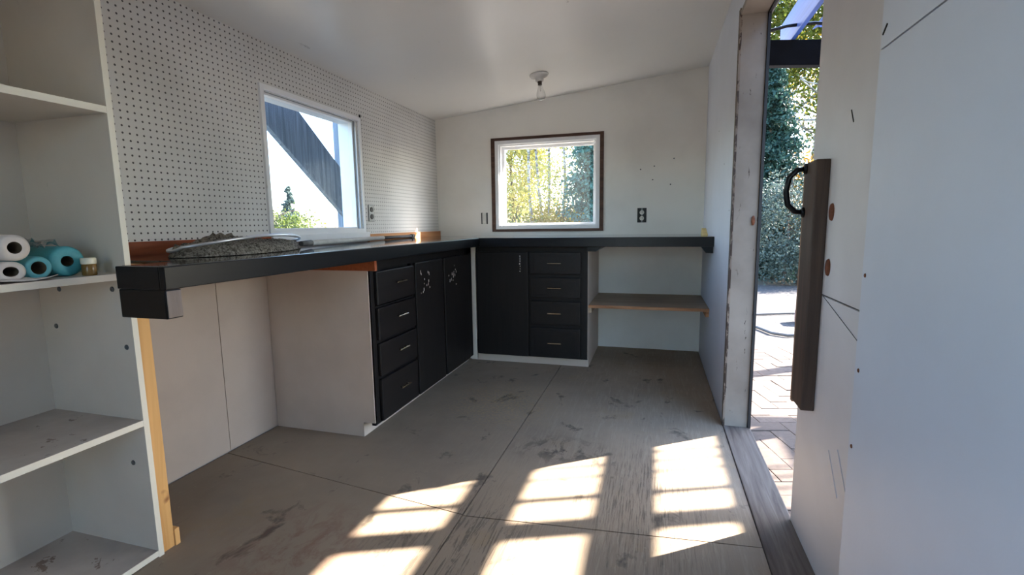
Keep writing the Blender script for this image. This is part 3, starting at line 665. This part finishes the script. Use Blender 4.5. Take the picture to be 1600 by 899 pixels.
# paving and ground
pv = struct('paved_path', B(.46, 1.85, 1.0, 4.75, GZ-.05, GZ-.012), 'gravel', 'buff brick pavers laid outside the doorway', 'paving')
pm = MB().box(-.1013, .1013, -.0498, .0498, -.03, 0, bev=.003); me = None
L_, Wd = .206, .103; ang = R(15); ca, sa = math.cos(ang), math.sin(ang)
first = None
for i in range(-30, 40):
    for j in range(-30, 50):
        if (i-j) % 4 == 0: bricks = [((i+1)*Wd, (j+.5)*Wd, 0)]          # herringbone
        elif (i-j) % 4 == 3: bricks = [((i+.5)*Wd, (j+1)*Wd, R(90))]
        else: continue
        for (u, v, a_) in bricks:
            x = .9+u*ca-v*sa; y = 2.8+u*sa+v*ca
            if not (.38 < x < 1.38 and 1.3 < y < 4.62): continue
            if first is None:
                first = pm.build('paver', 'paver', pv); first.matrix_parent_inverse = Matrix.Identity(4); o = first
            else:
                o = first.copy(); COL.objects.link(o)
            random.seed(i*97+j)
            o.location = (x, y, GZ+random.uniform(-.003, .003)); o.rotation_euler = (0, 0, ang+a_)
gr = MB(); NX, NY = 60, 60; random.seed(1)
struct('bounce_apron', B(-5, .44, -9, YN-.12, GZ-.2, GZ-.015), 'concrete', 'added pale concrete apron behind the camera for warm bounce light', 'ground')  # unseen apron added to bounce warm daylight into the room
struct('gravel_yard', B(.45, 9, -3, 9.3, GZ-.2, GZ-.02), 'gravel', 'grey gravel yard beyond the pavers', 'ground')
mb = MB(); nn = 48; vv = []
for i in range(nn+1):
    row = []
    for j in range(nn+1):
        a_ = 2*math.pi*j/nn; rr = .5*(1.16**i)
        x, y = rr*math.cos(a_)-1, rr*math.sin(a_)+3
        h = 0. if rr < 40 else min(1., (rr-40)/120)*(4.6+.7*math.sin(a_*3+1))*rr/160
        row.append(mb.bm.verts.new((x, y, GZ-.03+h)))
    vv.append(row)
for i in range(nn):
    for j in range(nn): mb.bm.faces.new((vv[i][j], vv[i][j+1], vv[i+1][j+1], vv[i+1][j])).smooth = True
struct('field', mb, 'field', 'flat autumn field around the shed running to the horizon', 'ground')
ho = MB().tube([(.7, 5.75, GZ), (1.04, 5.45, GZ), (1.12, 5.2, GZ), (1.24, 5.12, GZ), (1.45, 5.2, GZ), (1.9, 5.35, GZ)], .014, 8).build('garden_hose', 'hose', None, (1.2, 5.2, GZ))
tag(ho, 'dark hose curving over the gravel nearest the pavers', 'hose')
ho = MB().tube([(.6, 6.0, GZ), (1.18, 6.25, GZ), (1.6, 6.42, GZ), (1.78, 6.55, GZ), (2.6, 6.8, GZ)], .014, 8).build('garden_hose', 'hose', None, (1.2, 6.2, GZ))
tag(ho, 'straight dark hose lying beyond the loose block', 'hose')
bkx = MB().box(1.50, 1.70, 5.78, 5.98, GZ-.02, GZ+.12, bev=.02).build('loose_block', 'block_red', None, (1.6, 5.9, GZ))
tag(bkx, 'loose reddish block on the gravel between the two hoses', 'block')

# brace and post outside the left window
bs = thing('timber_brace', 'weathered diagonal timber brace and post outside the left window', 'brace', (-2.3, 3.3, GZ))
xo = -2.3
MB().prism([(2.0, 2.404), (3.36, 1.355), (3.36, 1.02), (2.0, 2.02)], 'x', xo-.04, xo, .003).build('brace', 'weathered', bs)
B(xo-.10, xo+.02, 3.315, 3.425, GZ, 2.6, bev=.004).build('post', 'weathered', bs)

# ------------------------------------------------------------------ trees
def leaves_mesh(pts, size, rng, droop=0.):
    n = len(pts); c = np.asarray(pts)
    a = rng.normal(size=(n, 3)); a /= np.linalg.norm(a, axis=1)[:, None]
    b = rng.normal(size=(n, 3)); b -= (b*a).sum(1)[:, None]*a; b /= np.linalg.norm(b, axis=1)[:, None]
    s = size*rng.uniform(.6, 1.3, size=(n, 1)); a = a*s; b = b*s*.62
    if droop: a[:, 2] -= droop*s[:, 0]
    V = np.stack([c-a, c+b*.9, c+a, c-b*.9], 1).reshape(-1, 3)
    F = np.arange(n*4).reshape(-1, 4)
    return V, F
def mesh_obj(name, V, F, mat, parent):
    me = bpy.data.meshes.new(name); me.from_pydata(V.tolist(), [], F.tolist()); me.materials.append(M[mat])
    o = bpy.data.objects.new(name, me); COL.objects.link(o); o.parent = parent
    o.matrix_parent_inverse = Matrix.Translation(parent.location).inverted(); return o
def crown(rng, centre, rad, nclus, nper, clus):
    pts = []
    for k in range(nclus):
        d = rng.normal(size=3); d /= np.linalg.norm(d); c = np.array(centre)+d*np.array(rad)*rng.uniform(.25, 1.)**.6
        pts.append(c+rng.normal(size=(nper, 3))*clus*rng.uniform(.6, 1.2))
    return np.concatenate(pts)
def limb(mb, a, b, r0, r1, rng, n=5, wob=.06):
    a, b = Vector(a), Vector(b); pts = []
    for i in range(n+1):
        p = a.lerp(b, i/n); 
        if 0 < i < n: p += Vector(rng.normal(size=3))*wob
        pts.append(p)
    mb.tube(pts, [r0+(r1-r0)*i/n for i in range(n+1)], 7)
def broadleaf(name, label, loc, h, rad, zc, leafmat, seed, trunks=((0, 0, .07),), bark_='bark', nclus=60, nper=40, size=.05, clus=.28, group=None, branches=7):
    rng = np.random.default_rng(seed); t = thing(name, label, 'tree' if h > 2 else 'shrub', loc, group)
    for (dx, lean, r) in trunks:
        mb = MB(); top = (loc[0]+dx+lean, loc[1]+rng.normal()*.1, loc[2]+h*.96); base = (loc[0]+dx, loc[1], loc[2]-.05)
        limb(mb, base, top, r, r*.25, rng, 7, .03)
        for k in range(branches):
            f_ = rng.uniform(.35, .9); p = Vector(base).lerp(Vector(top), f_)
            q = p+Vector((rng.normal()*rad[0]*.5, rng.normal()*rad[1]*.5, abs(rng.normal())*rad[2]*.3+.1)); limb(mb, p, q, r*.35, r*.08, rng, 4, .05)
        mb.build('trunk', bark_, t)
    pts = crown(rng, (loc[0], loc[1], loc[2]+zc), rad, nclus, nper, clus); pts = pts[pts[:, 2] > loc[2]+.05]
    mesh_obj('foliage', *leaves_mesh(pts, size, rng), leafmat, t); return t
def conifer(name, label, loc, h, rad, mat, seed, n=9000, size=.06, group=None):
    rng = np.random.default_rng(seed); t = thing(name, label, 'tree', loc, group)
    mb = MB(); limb(mb, (loc[0], loc[1], loc[2]-.05), (loc[0], loc[1], loc[2]+h), .09, .01, rng, 6, .01); mb.build('trunk', 'bark', t)
    nb = max(50, n//60); pts = []
    for k in range(nb):
        f_ = rng.uniform(.03, 1.)**1.15; a_ = rng.uniform(0, 2*math.pi); R_ = rad*(1-f_)*rng.uniform(.75, 1.12)+.06
        s_ = rng.uniform(.05, 1., size=(n//nb, 1)); d = np.array([[math.cos(a_), math.sin(a_), 0]])
        p = np.array([[loc[0], loc[1], loc[2]+h*f_]])+d*s_*R_; p[:, 2] -= (s_[:, 0]**2)*R_*.28
        pts.append(p+rng.normal(size=p.shape)*np.array([.08, .08, .045])*(1.2-f_)*1.3)
    pts = np.concatenate(pts); pts = pts[pts[:, 2] > loc[2]]
    mesh_obj('foliage', *leaves_mesh(pts, size, rng, .35), mat, t); return t
def at(px, dist):       # ground point under a column of the photograph
    d = fw + rt*((px-800)/FPX); d.z = 0; d.normalize(); return (d.x*dist, d.y*dist, GZ-.03)
G2 = 'trees behind the back window'; G3 = 'trees beyond the yard'
# through the back window
broadleaf('birch', 'pale birch clump with yellow leaves in the middle of the back window', at(855, 11.5), 7.5, (1.15, 1.0, 1.5), 2.3, 'leaf_pale', 11, ((-.38, -.12, .05), (-.05, -.45, .042), (.06, .03, .04), (.36, .12, .042)), 'birch', 70, 70, .036, .24, G2, 9)
broadleaf('poplar', 'yellow-green broadleaf tree at the left of the back window', at(800, 13), 6.5, (1.0, 1.0, 1.4), 2.5, 'leaf_pale', 12, ((0, .1, .05),), 'bark', 110, 120, .038, .22, G2)
broadleaf('yellow_bush', 'golden yellow bush below the birch trunks', at(868, 10.5), 1.6, (.7, .5, .6), .75, 'leaf_yellow', 13, ((0, .1, .02), (.2, .2, .02)), 'bark', 70, 110, .034, .17, G2)
broadleaf('green_bush', 'low green bush at the left foot of the back window', at(800, 9.5), 1.5, (.75, .5, .5), .6, 'leaf_green', 14, ((0, .1, .02), (.2, .2, .02)), 'bark', 70, 130, .034, .18, G2)
broadleaf('grass_clump', 'low tangled undergrowth beneath the spruce', at(905, 9.8), 1.0, (.8, .5, .35), .35, 'leaf_green', 15, ((0, .1, .015),), 'bark', 30, 90, .028, .15, G2)
conifer('spruce', 'dark green spruce at the right of the back window', at(934, 10.5), 6.0, .92, 'needle_teal', 16, 42000, .042, G2)
# through the left window
conifer('spruce', 'small lone spruce in the field seen through the left window', at(461, 24), 2.9, .75, 'needle_blue', 21, 7000, .06)
broadleaf('shrub', 'pale green shrub below the lone spruce in the left window', at(440, 17), 1.7, (1.5, 1.2, .75), .7, 'leaf_green', 22, ((0, .1, .04),), 'bark', 90, 80, .045, .22)
broadleaf('shrub', 'straw coloured shrub low in the middle of the left window', at(505, 20), .9, (2.2, 1.2, .35), .35, 'leaf_yellow', 23, ((0, .1, .03),), 'bark', 40, 50, .07, .22)
# through the doorway
conifer('spruce', 'tall dark spruce left of the doorway view', at(1192, 11.0), 4.4, 1.2, 'needle_dark', 31, 34000, .038, G3)
broadleaf('juniper', 'grey-blue juniper bush at the edge of the gravel', at(1222, 9.6), 2.0, (.8, .55, .95), .95, 'needle_blue', 32, ((0, .1, .03), (.2, .3, .03)), 'bark', 90, 130, .026, .15, G3)
broadleaf('orange_bush', 'orange autumn bush behind the grip handle of the door', at(1262, 11.0), 2.6, (.6, .6, 1.0), 1.3, 'leaf_orange', 33, ((0, .1, .03),), 'bark', 50, 90, .032, .18, G3)
broadleaf('maple', 'tall yellow-green tree filling the top of the doorway', at(1232, 14.5), 10, (3.0, 1.8, 2.9), 7.4, 'leaf_green', 34, ((-.6, .3, .14), (.6, .6, .11)), 'birch', 190, 130, .055, .34, G3, 12)
broadleaf('ash', 'golden leaved tree high up behind the tall green one', at(1205, 20.5), 12, (2.6, 1.8, 3.0), 8.0, 'leaf_yellow', 35, ((0, .3, .13),), 'bark', 120, 110, .065, .4, G3, 10)
broadleaf('aspen', 'thin pale tree with gaps of bright sky in the doorway', at(1245, 15.5), 7, (2.4, 1.6, 2.2), 3.6, 'leaf_grey', 36, ((.1, .2, .08),), 'birch', 70, 70, .045, .33, G3, 12)
broadleaf('elm', 'broad green tree hidden mostly by the open door leaf', at(1345, 15), 7.5, (2.2, 1.6, 2.6), 4.2, 'leaf_green', 41, ((0, .2, .1),), 'bark', 110, 110, .055, .36, G3, 10)
broadleaf('willow', 'golden tree at the far right side of the yard', at(1500, 19), 6.5, (2.3, 1.6, 2.3), 3.6, 'leaf_yellow', 42, ((0, .2, .1),), 'bark', 100, 100, .055, .36, G3, 10)
broadleaf('hedge_bush', 'low dark green bush along the far edge of the gravel', at(1330, 10.5), 1.6, (1.0, .6, .7), .75, 'leaf_green', 43, ((0, .1, .03),), 'bark', 60, 90, .035, .18, G3)
conifer('spruce', 'dark spruce standing left of the birch clump', at(735, 13), 6.0, 1.2, 'needle_dark', 44, 16000, .05, G2)
